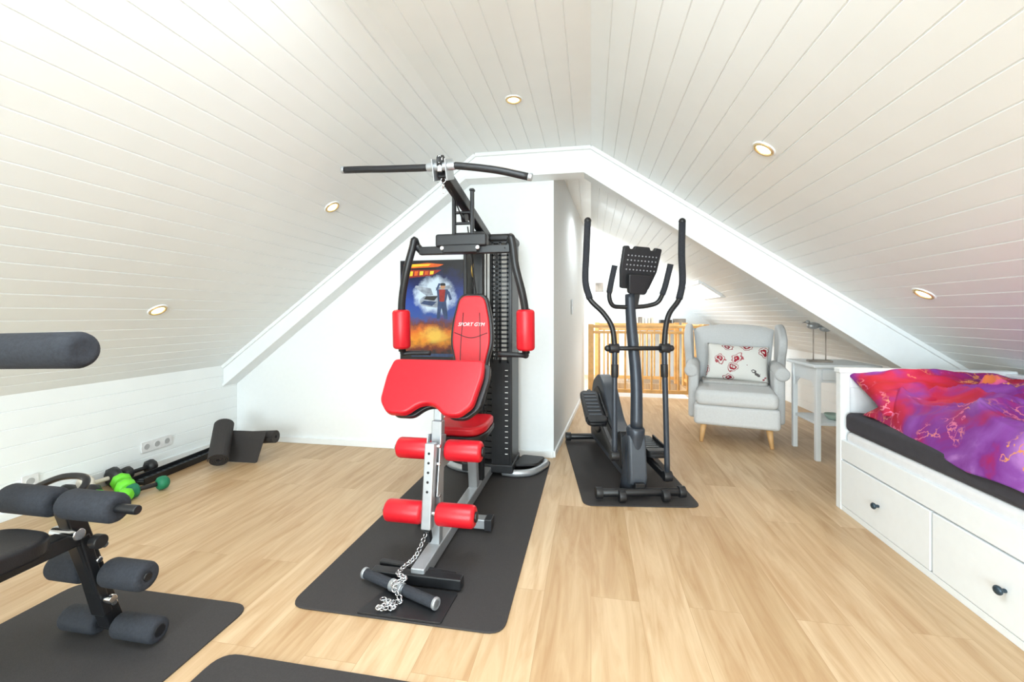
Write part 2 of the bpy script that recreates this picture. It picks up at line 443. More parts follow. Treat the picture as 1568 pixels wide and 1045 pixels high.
prism('wall_end',[(-1.6,0),(XR,0),(XR,ZR),(0,CZ),(-1.6,CZ)],(0,YE,0),(1,0,0),(0,0,1),(0,1,0),.1,'wall')
prism('wall_landing',[(-1.6,YW+.1),(-1.7,YW+.1),(-1.7,YE),(-1.6,YE)],(0,0,0),(1,0,0),(0,1,0),(0,0,1),CZ,'wall')
A=([],[])
quadbox(A,XL,-1.6,Y0-.1,Y0,0,CZ); quadbox(A,1.0,XR,Y0-.1,Y0,0,CZ)
quadbox(A,-1.6,1.0,Y0-.1,Y0,0,.3); quadbox(A,-1.6,1.0,Y0-.1,Y0,2.1,CZ)
mesh('wall_front',A[0],A[1],'wall')
outer=[(XL,ZL),(XA,CZ),(XB,CZ),(XR,ZR)]
inner=[(XR,ZR-.25),(-.05,2.17),(-.96,2.17),(XL,.50)]
prism('beam_gable',[(x,z) for x,z in outer+inner],(0,YW-.15,0),(1,0,0),(0,0,1),(0,1,0),.15,'trim',bevel=.004)
for i,(a,b) in enumerate(zip(outer[:-1],outer[1:])):
    a=Vector(a);b=Vector(b)
    bar('trim_%d'%(i+1),(a.x,YW-.158,a.y-.014),(b.x,YW-.158,b.y-.014),.022,.028,'trim',.003)
for i,(a,b) in enumerate(zip(inner[:-1],inner[1:])):
    bar('trim_%d'%(i+4),(a[0],YW-.155,a[1]+.01),(b[0],YW-.155,b[1]+.01),.012,.022,'trim',.003)
bb('baseboard_back',XL,-.29,YW-.015,YW,0,.05,'trim',.003)
bb('baseboard_left',XL,XL+.015,Y0,YW-.02,0,.045,'trim',.003)
bar('baseboard_side',(-.28,YW,.025),(-.085,6.3,.025),.015,.05,'trim',.003)
group('window_1')
for (xa,xb,ya,yb) in ((WX0-.04,WX0+.02,WY0,WY1),(WX1-.02,WX1+.04,WY0,WY1)):
    bar('frame_rail',((xa+xb)/2,ya,CZ-SR*(xa+xb)/2),((xa+xb)/2,yb,CZ-SR*(xa+xb)/2),.06,.05,'trim')
for y in (WY0,WY1):
    bar('frame_stile',(WX0,y,CZ-SR*WX0),(WX1,y,CZ-SR*WX1),.06,.05,'trim')

def spot(x,y):
    if x<XA: nrm=Vector((SL,0,-1)).normalized(); z=ZL+SL*(x-XL)
    elif x>XB: nrm=Vector((-SR,0,-1)).normalized(); z=CZ-SR*x
    else: nrm=Vector((0,0,-1)); z=CZ
    c=Vector((x,y,z)); group('recessed_spotlight',c)
    o=Vector((0,0,0))
    ring('ring',o+nrm*.003,nrm,.040,.007,'brass')
    ring('bezel',o+nrm*.002,nrm,.049,.004,'trim')
    cyl('bulb',o-nrm*.004,o+nrm*.004,.033,'bulb')
    ld=bpy.data.lights.new('spot_lamp','SPOT'); ld.energy=8; ld.color=(1,.84,.64); ld.spot_size=math.radians(150); ld.spot_blend=1; ld.shadow_soft_size=.04
    lo=bpy.data.objects.new('spot_lamp',ld); S.collection.objects.link(lo); lo.parent=CUR[0]; lo.location=nrm*.03
    lo.rotation_euler=nrm.to_track_quat('-Z','Y').to_euler()
for x,y in ((-.44,2.47),(-1.624,2.52),(-2.506,2.14),(.755,2.094),(1.684,2.575)): spot(x,y)

def socket(name,c,nrm,along,n,w=.075):
    group(name,c); nrm=Vector(nrm).normalized(); al=Vector(along).normalized(); up=Vector((0,0,1))
    W=w*n
    out=roundpoly([(-W/2,-w/2),(W/2,-w/2),(W/2,w/2),(-W/2,w/2)],.006,3)
    prism('plate',out,(0,0,0),al,up,nrm,.011,'socket',.002)
    for i in range(n):
        c0=al*((i-(n-1)/2)*w)
        ring('rim',c0+nrm*.011,nrm,.022,.002,'socket'); cyl('recess',c0+nrm*.0105,c0+nrm*.0116,.02,'sockhole')
socket('wall_socket',(XL+.001,2.66,.175),(1,0,0),(0,1,0),3)
socket('wall_socket',(XL+.001,1.93,.175),(1,0,0),(0,1,0),1)
group('light_switch',(-.2,4.62,1.2),math.atan2(2.9,.196))
bb('plate',-.04,.04,-.012,0,-.08,.08,'socket',.003); bb('rocker_1',-.03,.03,-.016,-.01,.008,.068,'socket',.002); bb('rocker_2',-.03,.03,-.016,-.01,-.068,-.008,'socket',.002)

# ------------------------------------------------------------------ poster
group('movie_poster',(-1.26,YW-.004,.755),math.radians(0))
bb('frame',-.300,.300,-.010,.0,-.012,.812,'black',.002)
bb('sheet',-.290,.290,-.0125,-.008,0,.80,'poster',0)
def pp(name,pts,m,dz=0): prism(name,pts,(0,-.0128-dz,0),(1,0,0),(0,0,1),(0,-1,0),.0006,m)
pp('logo_swoosh',[(-.27,.775),(-.06,.79),(.08,.775),(.03,.755),(-.25,.745)],'orange')
pp('logo_top',[(-.24,.755),(-.05,.765),(-.03,.78),(-.25,.78)],'yellow',.001)
pp('logo_bar',[(-.24,.665),(-.02,.685),(.06,.73),(-.25,.735)],'darkred',.0005)
for i in range(5):
    x=-.22+i*.045; pp('logo_letter_%d'%i,[(x,.682+i*.003),(x+.030,.684+i*.003),(x+.036,.722),(x+.004,.722)],'orange' if i%2 else 'yellow',.001)
pp('car_body',roundpoly([(-.12,.44),(.02,.42),(.09,.45),(.10,.49),(.05,.52),(-.08,.52),(-.13,.49)],.02),'posterwhite',.0002)
pp('car_hood',[(-.12,.455),(-.02,.435),(.02,.47),(-.09,.48)],'jeans',.0004)
pp('car_door_left',[(-.07,.52),(-.17,.59),(-.16,.605),(-.03,.58),(-.01,.525)],'posterwhite',.0006)
pp('car_door_right',[(.04,.52),(.15,.59),(.14,.605),(.01,.585)],'posterwhite',.0005)
pp('car_glass',[(-.07,.515),(-.09,.49),(.0,.48),(.03,.515)],'blackpl',.0008)
pp('figure_legs',roundpoly([(.02,.33),(.045,.33),(.06,.42),(.085,.33),(.115,.33),(.10,.48),(.03,.48)],.005),'jeans',.001)
pp('figure_torso',roundpoly([(.03,.47),(.10,.47),(.12,.57),(.02,.57)],.01),'jeans',.0012)
pp('figure_vest',roundpoly([(.045,.47),(.085,.47),(.095,.57),(.04,.57)],.008),'darkred',.0015)
pp('figure_arm_a',[(.10,.57),(.13,.55),(.15,.49),(.13,.48)],'jeans',.0014)
pp('figure_arm_b',[(.03,.57),(.01,.56),(.035,.62),(.055,.62)],'jeans',.0014)
pp('figure_head',roundpoly([(.055,.572),(.09,.572),(.095,.615),(.05,.615)],.02),'skin',.0016)
pp('figure_hair',roundpoly([(.048,.60),(.098,.60),(.092,.622),(.055,.622)],.01),'blackpl',.0018)
pp('credits',[(-.2,.02),(.2,.02),(.2,.045),(-.2,.045)],'jeans',.0004)

# ------------------------------------------------------------------ floor mats
def floormat(name,c,w,l,rz=0):
    group(name,(c[0],c[1],0),rz)
    prism('sheet',roundpoly([(-w/2,-l/2),(w/2,-l/2),(w/2,l/2),(-w/2,l/2)],.07,6),(0,0,.0005),(1,0,0),(0,1,0),(0,0,1),.0065,'mat',.002)
floormat('exercise_mat',(-.72,2.40),.84,1.84)
floormat('exercise_mat',(-1.685,.55),.81,1.82)
floormat('exercise_mat',(-.775,.32),.84,1.84)
floormat('exercise_mat',(.20,3.29),.68,1.36,math.radians(8))

# ------------------------------------------------------------------ multi gym
group('multi_gym',(-.70,0,.008))
bar('floor_beam',(0,1.68,.04),(0,3.1,.04),.06,.06,'silver')
bar('front_foot',(-.20,1.69,.028),(.19,1.69,.028),.045,.045,'black'); bar('front_foot_plate',(-.2,1.76,.035),(.15,1.72,.035),.03,.02,'black')
bar('mid_foot',(-.17,2.18,.04),(.17,2.18,.04),.06,.05,'silver')
for sx_ in (-1,1):
    bar('mid_foot_cap',(sx_*.165,2.18,.04),(sx_*.205,2.18,.04),.07,.06,'blackpl')
bar('front_post',(0,1.90,.06),(0,1.93,.62),.05,.05,'silver')
for sx_ in (-1,1):
    bar('post_bracket',(sx_*.031,1.86,.30),(sx_*.031,1.91,.56),.006,.07,'silver',.002)
bar('seat_post',(0,2.56,.06),(0,2.50,.44),.055,.05,'silver')
bar('seat_rail',(0,1.92,.42),(0,2.66,.42),.05,.05,'silver')
bar('leg_developer_bar',(0,1.84,.54),(0,1.79,.18),.045,.045,'silver')
bar('leg_developer_tip',(0,1.79,.18),(0,1.81,.12),.03,.03,'black')
for z in (.52,.44,.30): cyl('post_bolt',(-.036,1.86,z),(.036,1.86,z),.009,'chrome',12)
for z in (.50,.46,.42,.38,.34): cyl('post_hole',(.0,1.7905+.139*(z-.18),z),(0,1.765+.139*(z-.18),z),.006,'black',10)
for k,(y,z) in enumerate(((1.92,.487),(1.80,.245))):
    cyl('roller_rod_%d'%k,(-.21,y,z),(.21,y,z),.012,'chrome')
    for sx_ in (-1,1):
        foam('roller_%d'%k,(sx_*.03+.01,y,z),(sx_*.205+.01,y,z),.048,'red')
        cyl('roller_cap_%d'%k,(sx_*.203+.01,y,z),(sx_*.212+.01,y,z),.022,'black')
tb=Vector((-.03,2.03,.872)); bt=Vector((-.03,1.86,.645)); ey=(tb-bt).normalized(); ez=(Vector((1,0,0)).cross(ey)).normalized()
if ez.y>0: ez=-ez
Lp=(tb-bt).length
out=[(-.22,Lp),(.235,Lp),(.24,Lp*.72),(.215,.05),(.16,0),(.09,.0),(.04,.045),(.0,.055),(-.04,.045),(-.09,.0),(-.18,.0),(-.23,.06),(-.235,Lp*.7)]
outr=roundpoly(out,.024,4)
prism('preacher_base',outr,bt+Vector((0.02,.01,0)),(1,0,0),ey,ez,-.03,'leather',.006)
prism('preacher_pad',outr,bt,(1,0,0),ey,ez,.045,'red',.014,4)
bar('preacher_post',(0,1.93,.42),(-.01,1.97,.73),.04,.04,'silver')
bar('preacher_plate',(-.08,1.98,.735),(.06,1.98,.735),.06,.02,'black')
so=roundpoly([(-.11,-.19),(.11,-.19),(.15,-.08),(.14,.17),(-.14,.17),(-.15,-.08)],.05,4)
prism('seat_base',so,(0,2.36,.445),(1,0,0),(0,1,0),(0,0,1),.03,'leather',.006)
prism('seat_pad',[(p[0]*.97,p[1]*.97) for p in so],(0,2.36,.472),(1,0,0),(0,1,0),(0,0,1),.05,'red',.018,4)
b0=Vector((0,2.50,.54)); b1=Vector((0,2.58,1.235)); ey=(b1-b0).normalized(); ez=Vector((1,0,0)).cross(ey).normalized()
if ez.y>0: ez=-ez
Lb=(b1-b0).length
bo=roundpoly([(-.085,Lb),(.085,Lb),(.125,Lb-.16),(.135,Lb-.30),(.10,Lb-.42),(.10,.12),(.07,0),(-.07,0),(-.10,.12),(-.10,Lb-.42),(-.135,Lb-.30),(-.125,Lb-.16)],.05,4)
prism('backrest_shell',bo,b0,(1,0,0),ey,ez,.045,'leather',.012,3)
cy=Lb/2
prism('backrest_pad',[(p[0]*.86,(p[1]-cy)*.955+cy) for p in bo],b0+ez*.035,(1,0,0),ey,ez,.03,'red',.01,3)
for sx_ in (-1,1): tube('backrest_seam',[b0+ez*.066+ey*.1+Vector((sx_*.05,0,0)),b0+ez*.066+ey*.35+Vector((sx_*.06,0,0)),b0+ez*.066+ey*(Lb-.12)+Vector((sx_*.05,0,0))],.0022,'leather')
tube('backrest_seam',[b0+ez*.066+ey*(Lb-.24)+Vector((-.1,0,0)),b0+ez*.066+ey*(Lb-.27),b0+ez*.066+ey*(Lb-.24)+Vector((.1,0,0))],.0022,'leather')
fc=bpy.data.curves.new('lettering','FONT'); fc.body='SPORT GYM'; fc.size=.030; fc.extrude=.0006; fc.align_x='CENTER'; fc.shear=.3
fo=bpy.data.objects.new('lettering',fc); S.collection.objects.link(fo); fo.parent=CUR[0]; fo.data.materials.append(M['decal'])
p=b0+ez*.0665+ey*(Lb-.20); mt=Matrix.Identity(4)
for i,v in enumerate((Vector((1,0,0)),ey,ez)):
    for j in range(3): mt[j][i]=v[j]
mt.translation=p; fo.matrix_local=mt
bar('column',(0,2.68,.06),(0,2.68,1.64),.06,.06,'black')
bar('rear_column',(0,3.12,.06),(0,3.12,1.60),.06,.05,'black')
bar('boom',(0,1.99,1.80),(0,3.12,1.60),.05,.06,'black')
for sx_ in (-1,1):
    bar('boom_plate',(sx_*.032,1.94,1.79),(sx_*.032,2.05,1.83),.006,.10,'silver',.002)
    bar('head_upright',(sx_*.052,2.33,1.50),(sx_*.052,2.33,1.80),.02,.03,'black')
    bar('head_upright_cap',(sx_*.052,2.33,1.795),(sx_*.052,2.33,1.81),.028,.036,'blackpl')
    bar('head_link',(sx_*.08,2.33,1.53),(sx_*.04,2.70,1.53),.035,.04,'black')
for z in (1.62,1.68,1.56): bar('head_rung',(-.06,2.33,z),(.06,2.33,z),.016,.016,'black')
for z,y in ((1.835,1.97),(1.66,2.36)):
    lathe('pulley',(-.012,y,z),(.012,y,z),[(0,.034),(.006,.034),(.010,.028),(.014,.028),(.018,.034),(.024,.034)],'blackpl')
bar('pivot_block',(-.145,2.31,1.52),(.145,2.31,1.52),.07,.07,'blackpl',.012)
bar('pivot_block_low',(-.10,2.29,1.47),(.10,2.29,1.47),.06,.05,'black',.01)
cyl('pivot_bolt',(-.10,2.27,1.475),(-.10,2.26,1.475),.012,'chrome'); cyl('pivot_bolt',(.10,2.27,1.475),(.10,2.26,1.475),.012,'chrome')
bar('press_crossbar',(-.25,2.32,1.47),(.27,2.32,1.47),.04,.045,'black')
for sx_,xo in ((-1,-.37),(1,.35)):
    tube('press_arm',[(sx_*.24,2.32,1.47),(sx_*.268,2.32,1.50),(sx_*.275,2.30,1.53),(sx_*.285,2.30,1.49),(xo*.86,2.30,1.37),(xo*.96,2.32,1.22),(xo,2.34,1.10),(xo,2.35,.90)],.021,'black')
    foam('press_pad',(xo,2.345,.915),(xo,2.335,1.14),.050,'red')
    cyl('press_pad_cap',(xo,2.345,1.138),(xo,2.345,1.144),.024,'black')
    tube('press_handle',[(xo,2.35,.91),(xo,2.36,.885),(xo-sx_*.03,2.37,.888),(xo-sx_*.16,2.38,.89)],.014,'blackpl')
zb=1.815
tube('lat_bar',[(-.52,2.0,zb+.025),(-.40,1.99,zb+.018),(-.30,1.98,zb+.010),(-.08,1.97,zb),(.0,1.965,zb),(.08,1.965,zb-.002),(.27,1.96,zb-.035),(.42,1.96,zb-.075)],.017,'blackpl')
cyl('lat_bar_end',(-.535,2.0,zb+.026),(-.518,2.0,zb+.025),.018,'silver'); cyl('lat_bar_end',(.418,1.96,zb-.074),(.437,1.96,zb-.079),.018,'silver')
cyl('lat_bar_sleeve',(-.07,1.968,zb),(.07,1.966,zb-.001),.0195,'silver')
tube('lat_clip',[(0,1.946,zb+.01),(.012,1.946,zb+.025),(0,1.946,zb+.045),(-.012,1.946,zb+.025),(0,1.946,zb+.01)],.003,'chrome')
bar('lat_hook',(0,1.955,zb-.03),(0,1.955,zb-.0),.02,.02,'chrome',.002)
for i,zz in enumerate((1.76,1.735,1.71)): ring('lat_chain',(.0,2.0,zz),(1 if i%2 else 0,0 if i%2 else 1,0),.012,.0025,'chrome',16,6)
TT=1.64
for x in (-.16,.16):
    bar('tower_post',(x,2.92,.03),(x,2.92,TT),.025,.03,'black'); bar('tower_post_rear',(x,3.16,.03),(x,3.16,TT),.025,.03,'black')
bb('tower_top',-.18,.18,2.89,3.19,TT-.03,TT+.025,'blackpl',.02)
bb('tower_bottom',-.18,.18,2.89,3.19,.03,.09,'blackpl',.01)
bb('tower_side',.165,.172,2.93,3.15,.09,TT-.03,'black',.001); bb('tower_side',-.172,-.165,2.93,3.15,.09,TT-.03,'black',.001)
for x in (-.05,.05): cyl('guide_rod',(x-.03,3.03,.09),(x-.03,3.03,TT-.03),.010,'chrome')
for i in range(14): bb('weight_plate',-.15,.03,2.96,3.10,.10+i*.042,.138+i*.042,'blackpl',.004)
for i,x in enumerate((.035,.09,.145)): bb('shroud_strip',x-.009,x+.009,2.90,2.908,.78,TT-.03,'black',.001)
for i in range(28): bb('shroud_rung',.03,.15,2.90,2.907,.79+i*.03,.803+i*.03,'black',.001)
bb('shroud_lower',.03,.155,2.90,2.908,.09,.79,'black',.002)
for i in range(16): bb('scale_tick',.125,.145,2.897,2.9005,.16+i*.038,.164+i*.038,'decal',0)
for y,z in ((2.75,1.40),(2.78,1.30),(2.8,1.05),(2.85,1.50)):
    lathe('pulley',(-.06,y,z),(-.036,y,z),[(0,.045),(.006,.045),(.010,.035),(.014,.035),(.018,.045),(.024,.045)],'pulley' if z>1.35 else 'blackpl')
for a,b in (((0,2.36,1.62),(0,1.97,1.82)),((-.04,2.75,1.40),(-.04,2.75,.3)),((.04,2.72,1.6),(.04,2.72,.3)),((-.06,3.03,1.6),(-.06,3.03,.7)),((0,2.42,1.62),(0,2.75,.95))):
    cyl('cable',a,b,.004,'blackpl',8)
tube('rear_foot',[(.10,2.94,.024),(.20,2.93,.024),(.30,2.98,.024),(.37,3.13,.024),(.37,3.2,.024)],.024,'silver')
tube('rear_foot_left',[(-.10,2.94,.024),(-.20,2.96,.024),(-.30,3.02,.024),(-.37,3.13,.024),(-.37,3.2,.024)],.024,'silver')
prism('rear_foot_cover',roundpoly([(.17,2.98),(.33,3.02),(.37,3.18),(.2,3.2)],.03),(0,0,.05),(1,0,0),(0,1,0),(0,0,1),.02,'blackpl',.004)
bar('rear_beam',(-.37,3.2,.024),(.37,3.2,.024),.045,.045,'black')

group('pull_down_handle',(-.70,1.6,.008))
prism('anti_slip_plate',roundpoly([(-.16,-.115),(.17,-.115),(.18,.06),(-.10,.06)],.01),(0,0,0),(1,0,0),(0,1,0),(0,0,1),.006,'blackpl',.001)
pa=Vector((-.235,.08,.03)); pb=Vector((.135,-.055,.03)); dv=(pb-pa)
tube('handle_bar',[pa,pb],.013,'silver',False)
cyl('grip',pa+dv*.03,pa+dv*.40,.020,'foam'); cyl('grip',pa+dv*.58,pa+dv*.97,.020,'foam'); cyl('collar',pa+dv*.40,pa+dv*.56,.023,'silver')
cyl('end_cap',pa+dv*.965,pa+dv*1.0,.022,'silver'); cyl('end_cap',pa,pa+dv*.035,.022,'silver')
group('steel_chain',(-.70,1.6,.016))
path=catmull([(-.0,.18,.16),(-.03,.14,.08),(-.06,.09,.06),(-.06,.03,.065),(-.02,.01,.062),(-.06,-.02,.05),(-.01,-.05,.012),(-.07,-.06,.012),(-.02,-.085,.012),(-.08,-.10,.012),(-.04,-.075,.018),(-.09,-.05,.014)],5)
for i in range(len(path)-1):
    t=(path[i+1]-path[i]); a,b=frame(t); ring('link_%d'%i,(path[i]+path[i+1])/2,a if i%2 else b,.0095,.0024,'chrome',14,6)

# ------------------------------------------------------------------ elliptical
group('elliptical_trainer',(.292,2.70,.009),math.radians(12.0))
cyl('front_stabilizer',(-.25,0,.045),(.25,0,.045),.025,'black')
for x in (-.25,.25): cyl('stabilizer_cap',(x-.02,0,.045),(x+.02,0,.045),.034,'blackpl')
for x in (-.12,.14):
    cyl('transport_wheel',(x-.02,-.03,.035),(x+.02,-.03,.035),.034,'blackpl')
bar('base_rail',(0,0,.07),(0,1.2,.07),.06,.05,'black')
cyl('rear_stabilizer',(-.24,1.2,.045),(.24,1.2,.045),.025,'black')
for x in (-.24,.24): cyl('stabilizer_cap',(x-.025,1.2,.045),(x+.02,1.2,.045),.036,'blackpl')
body=roundpoly([(.02,.06),(1.16,.06),(1.18,.30),(1.08,.56),(.9,.64),(.72,.58),(.5,.36),(.25,.30),(.06,.40)],.06,4)
prism('drive_housing',body,(-.055,0,0),(0,1,0),(0,0,1),(1,0,0),.11,'grey',.02,3)
prism('housing_panel',[( (p[0]-.62)*.8+.66,(p[1]-.3)*.75+.29) for p in body],(-.062,0,0),(0,1,0),(0,0,1),(1,0,0),.124,'blackpl',.006)
lathe('post_shroud',(0,.14,.014),(0,.09,.42),[(0,.085),(.05,.08),(.25,.062),(.36,.056),(.39,.056),(.405,.046)],'steelblue')
tube('post',[(0.005,.09,.40),(.012,.12,.7),(.0,.18,1.05),(0,.21,1.24)],[.038,.032],'steelblue')
for s in (-1,1):
    lathe('crank_disc',(s*.062,.86,.33),(s*.075,.86,.33),[(0,.15),(.004,.155),(.01,.155),(.013,.14)],'blackpl')
bar('crank',(-.08,.86,.33),(-.08,.93,.47),.02,.04,'black'); bar('crank',(.08,.86,.33),(.08,.79,.19),.02,.04,'black')
bar('pedal_arm',(-.115,.12,.22),(-.115,.96,.48),.03,.045,'black'); bar('pedal_arm',(.19,.06,.10),(.125,.82,.18),.03,.045,'black')
def pedal(x,y,z,tilt):
    ct,st=math.cos(tilt),math.sin(tilt); ey=Vector((0,ct,st)); ez=Vector((0,-st,ct)); o=Vector((x,y,z))
    out=roundpoly([(-.075,-.19),(.075,-.19),(.07,.19),(-.07,.19)],.05,5)
    prism('pedal',out,o,(1,0,0),ey,ez,.028,'blackpl',.008)
    prism('pedal_rim',roundpoly([(-.07,-.185),(.07,-.185),(.075,-.12),(-.075,-.12)],.03),o+ez*.02,(1,0,0),ey,ez,.03,'blackpl',.008)
    for i in range(7): prism('pedal_tread',[(-.045,-.1+i*.04),(.045,-.1+i*.04),(.045,-.085+i*.04),(-.045,-.085+i*.04)],o+ez*.027,(1,0,0),ey,ez,.004,'grey')
    for sxx in (-1,1): prism('pedal_side',[(sxx*.072-.006,-.15),(sxx*.072+.006,-.15),(sxx*.068+.006,.12),(sxx*.068-.006,.12)],o+ez*.01,(1,0,0),ey,ez,.045,'blackpl',.003)
pedal(-.155,.62,.41,math.radians(28)); pedal(.21,.45,.17,math.radians(4))
for s,low in ((-1,.24),(1,.11)):
    xo=.03
    top=[(s*.30+xo*.3,.13,1.70),(s*.305+xo*.3,.15,1.5),(s*.31+xo*.3,.15,1.32),(s*.285+xo*.3,.14,1.21),(s*.21+xo*.6,.13,1.12),(s*.17+xo,.12,1.03),(s*.155+xo,.11,.90)]
    tube('handle_arm',top,.0165,'black'); 
    tube('handle_grip',top[:4],.021,'foam'); ball('grip_end',top[0],.022,'blackpl')
    tube('arm_lower',[(s*.155+xo,.11,.92),(s*.16+xo,.10,.6),(s*.165+xo,.08,low)],.017,'steelblue')
    cyl('arm_hub',(s*.13+xo,.11,.90),(s*.19+xo,.11,.90),.03,'blackpl'); ball('arm_cap',(s*.20+xo,.11,.90),.02,'blackpl')
    cyl('arm_joint',(s*.14+xo,.08,low),(s*.19+xo,.08,low),.032,'blackpl')
    cyl('arm_sleeve',(s*.156+xo,.108,.80),(s*.157+xo,.106,.72),.022,'blackpl')
cyl('arm_axle',(-.13,.11,.90),(.18,.11,.90),.014,'black')
tube('fixed_handle',[(-.12,.13,1.42),(-.135,.15,1.33),(-.145,.17,1.23),(-.12,.18,1.17),(-.06,.19,1.16),(.03,.19,1.16),(.12,.19,1.17),(.18,.18,1.2),(.21,.15,1.30),(.235,.13,1.43)],.0145,'black')
tube('fixed_grip',[(-.12,.13,1.42),(-.135,.15,1.33),(-.145,.17,1.25)],.0185,'foam'); tube('fixed_grip',[(.235,.13,1.43),(.21,.15,1.30),(.195,.165,1.24)],.0185,'foam')
co=Vector((.05,.22,1.275)); ey=Vector((.10,-.18,.97)).normalized(); ex=Vector((1,.15,-.06)).normalized(); ez=ex.cross(ey).normalized()
prism('console_body',roundpoly([(-.11,0),(.08,0),(.12,.12),(.13,.27),(.085,.275),(.08,.255),(.05,.255),(.045,.275),(-.055,.275),(-.06,.255),(-.09,.255),(-.095,.275),(-.13,.27),(-.13,.12)],.008,2),co,ex,ey,ez,-.035,'blackpl',.006)
prism('console_back',roundpoly([(-.07,-.03),(.05,-.03),(.08,.1),(-.09,.1)],.02),co,ex,ey,ez,.04,'blackpl',.01)
for i in range(9):
    for j in range(4):
        q=co+ex*(-.095+i*.024)+ey*(.125+j*.03); cyl('console_vent',q,q+ez*.002,.005,'silver',8,.0005)
bar('console_arm',(.01,.2,1.15),(.045,.22,1.30),.06,.05,'black')

# ------------------------------------------------------------------ armchair
group('wingback_armchair',(1.32,4.38,0),math.radians(-15))
bb('base',-.33,.33,-.45,.36,.16,.34,'fabric',.035,4)
bb('seat_cushion',-.315,.315,-.485,.22,.335,.47,'fabric',.05,5)
def backfn():
    vs=[];fs=[];nx,nz=24,24
    for sgn in (0,1):
        for i in range(nx+1):
            for j in range(nz+1):
                u=i/nx*2-1; v=j/nz
                half=.30+.07*v
                topz=1.02-.035*u*u-.02*(abs(u)**6)
                z=.36+(topz-.36)*v
                yb=.24+.20*v
                e=(max(0,1-abs(u)**5)**.5)*(max(0,1-abs(2*v-1)**8)**.5)
                y=yb+(.06-.075*e if sgn==0 else .06+.06*e)
                y-=.05*abs(u)**3
                vs.append((u*half,y,z))
    N=(nx+1)*(nz+1)
    for s in range(2):
        for i in range(nx):
            for j in range(nz):
                a=s*N+i*(nz+1)+j; fs.append((a,a+1,a+nz+2,a+nz+1))
    mesh('back',vs,fs,'fabric',smooth=True)
backfn()
for s in (-1,1):
    wing=roundpoly([(.36,.50),(.50,1.0),(.42,1.03),(.26,.985),(.12,.90),(.10,.80),(.16,.70),(.14,.58)],.05,4)
    w0=Vector((s*.335,0,0)); 
    prism('wing',wing,w0,(s*-.02,1,0),(s*.05,0,1),(s,0,0),.07,'fabric',.022,4)
    bb('arm_side',min(s*.30,s*.385),max(s*.30,s*.385),-.24,.38,.17,.62,'fabric',.03,4)
    foam('arm_roll',(s*.36,-.27,.605),(s*.36,.30,.625),.058,'fabric')
    for y in (-.38,.34):
        lathe('leg',(s*.25,y,.17),(s*.27,y+(-.02 if y<0 else .03),0),[(0,.028),(.17,.015)],'leg',16)
prism('seat_blanket',roundpoly([(-.27,-.05),(.27,-.05),(.29,.20),(-.29,.20)],.03),(0,0,.468),(1,0,0),(0,1,0),(0,0,1),.03,'knit',.012,3)
mt=Matrix.Translation((0.03,.14,.655))@Matrix.Rotation(math.radians(68),4,'X')@Matrix.Rotation(math.radians(-3),4,'Z')
pillow('floral_cushion',.54,.36,.15,'floral',mt)

# ------------------------------------------------------------------ side table
group('side_table',(1.68,3.66,0))
bb('top',-.02,.44,-.02,.46,.715,.74,'bed',.006)
bb('apron_front',.02,.40,.015,.03,.60,.715,'bed',.003); bb('apron_rear',.02,.40,.40,.415,.60,.715,'bed',.003)
bb('apron_side',.015,.03,.02,.41,.60,.715,'bed',.003); bb('apron_side',.39,.405,.02,.41,.60,.715,'bed',.003)
bb('shelf',.02,.40,.02,.41,.27,.29,'bed',.004); bb('drawer_front',.05,.37,.005,.018,.62,.70,'bed',.003)
ball('drawer_knob',(.21,-.002,.66),.012,'knob')
for x in (.025,.395):
    for y in (.025,.405):
        bar('leg',(x,y,.715),(x,y,0),.036,.036,'bed',.004)
        dy=1 if y<.2 else -1
        prism('leg_bracket',[(0,0),(0,-.10),(.03,-.05),(.08,-.01),(.1,0)],(x-.006,y,.60),(0,dy,0),(0,0,1),(1,0,0),.012,'bed',.001)
group('bird_figurine',(1.80,3.86,.74))
box('base',(0,0,.008),(.16,.08,.016),'spine',.004)
for i,(x,h) in enumerate(((-.045,.27),(.045,.25))):
    cyl('leg_wire',(x,0,.015),(x,0,h),.004,'spine',10)
    ball('body',(x,0,h+.02),.028,'silver',(1.7,1,1)); ball('head',(x-.04,0,h+.05),.016,'silver')
    lathe('beak',(x-.052,0,h+.05),(x-.082,0,h+.044),[(0,.004),(.03,.0008)],'knob',8)
    lathe('tail',(x+.02,0,h+.02),(x+.075,0,h+.035),[(0,.015),(.055,.004)],'silver',10)
group('small_bowl',(1.88,3.83,.291))
lathe('bowl',(0,0,0),(0,0,.06),[(0,.03),(.01,.04),(.04,.06),(.045,.055),(.02,.035)],'pale',20)

# ------------------------------------------------------------------ day bed
group('daybed',(0,0,0))
BX0,BX1,BY0,BY1=1.41,2.26,.72,2.84
def endpanel(y):
    bb('end_post',BX0,BX0+.05,y,y+.05,0,.79,'bed',.004); bb('end_post',BX1-.05,BX1,y,y+.05,0,.79,'bed',.004)
    bb('end_panel',BX0+.04,BX1-.04,y+.012,y+.038,.10,.76,'bed',.003); bb('end_cap',BX0-.008,BX1,y-.008,y+.056,.785,.812,'bed',.005)
    bb('end_rail',BX0+.05,BX1-.05,y+.005,y+.045,.70,.785,'bed',.003)
endpanel(BY1-.05); endpanel(BY0)
bb('back_post',BX1-.05,BX1-.005,BY0,BY1,.40,.78,'bed',.004); bb('back_cap',BX1-.06,BX1,BY0,BY1-.05,.78,.80,'bed',.004)
bb('front_rail',BX0+.002,BX0+.028,BY0+.05,BY1-.05,.295,.405,'bed',.004)
bb('front_plinth',BX0+.004,BX0+.02,BY0+.05,BY1-.05,.0,.03,'bed',.002)
bb('carcass',BX0+.03,BX1-.03,BY0+.06,BY1-.06,.03,.39,'bed',.002)
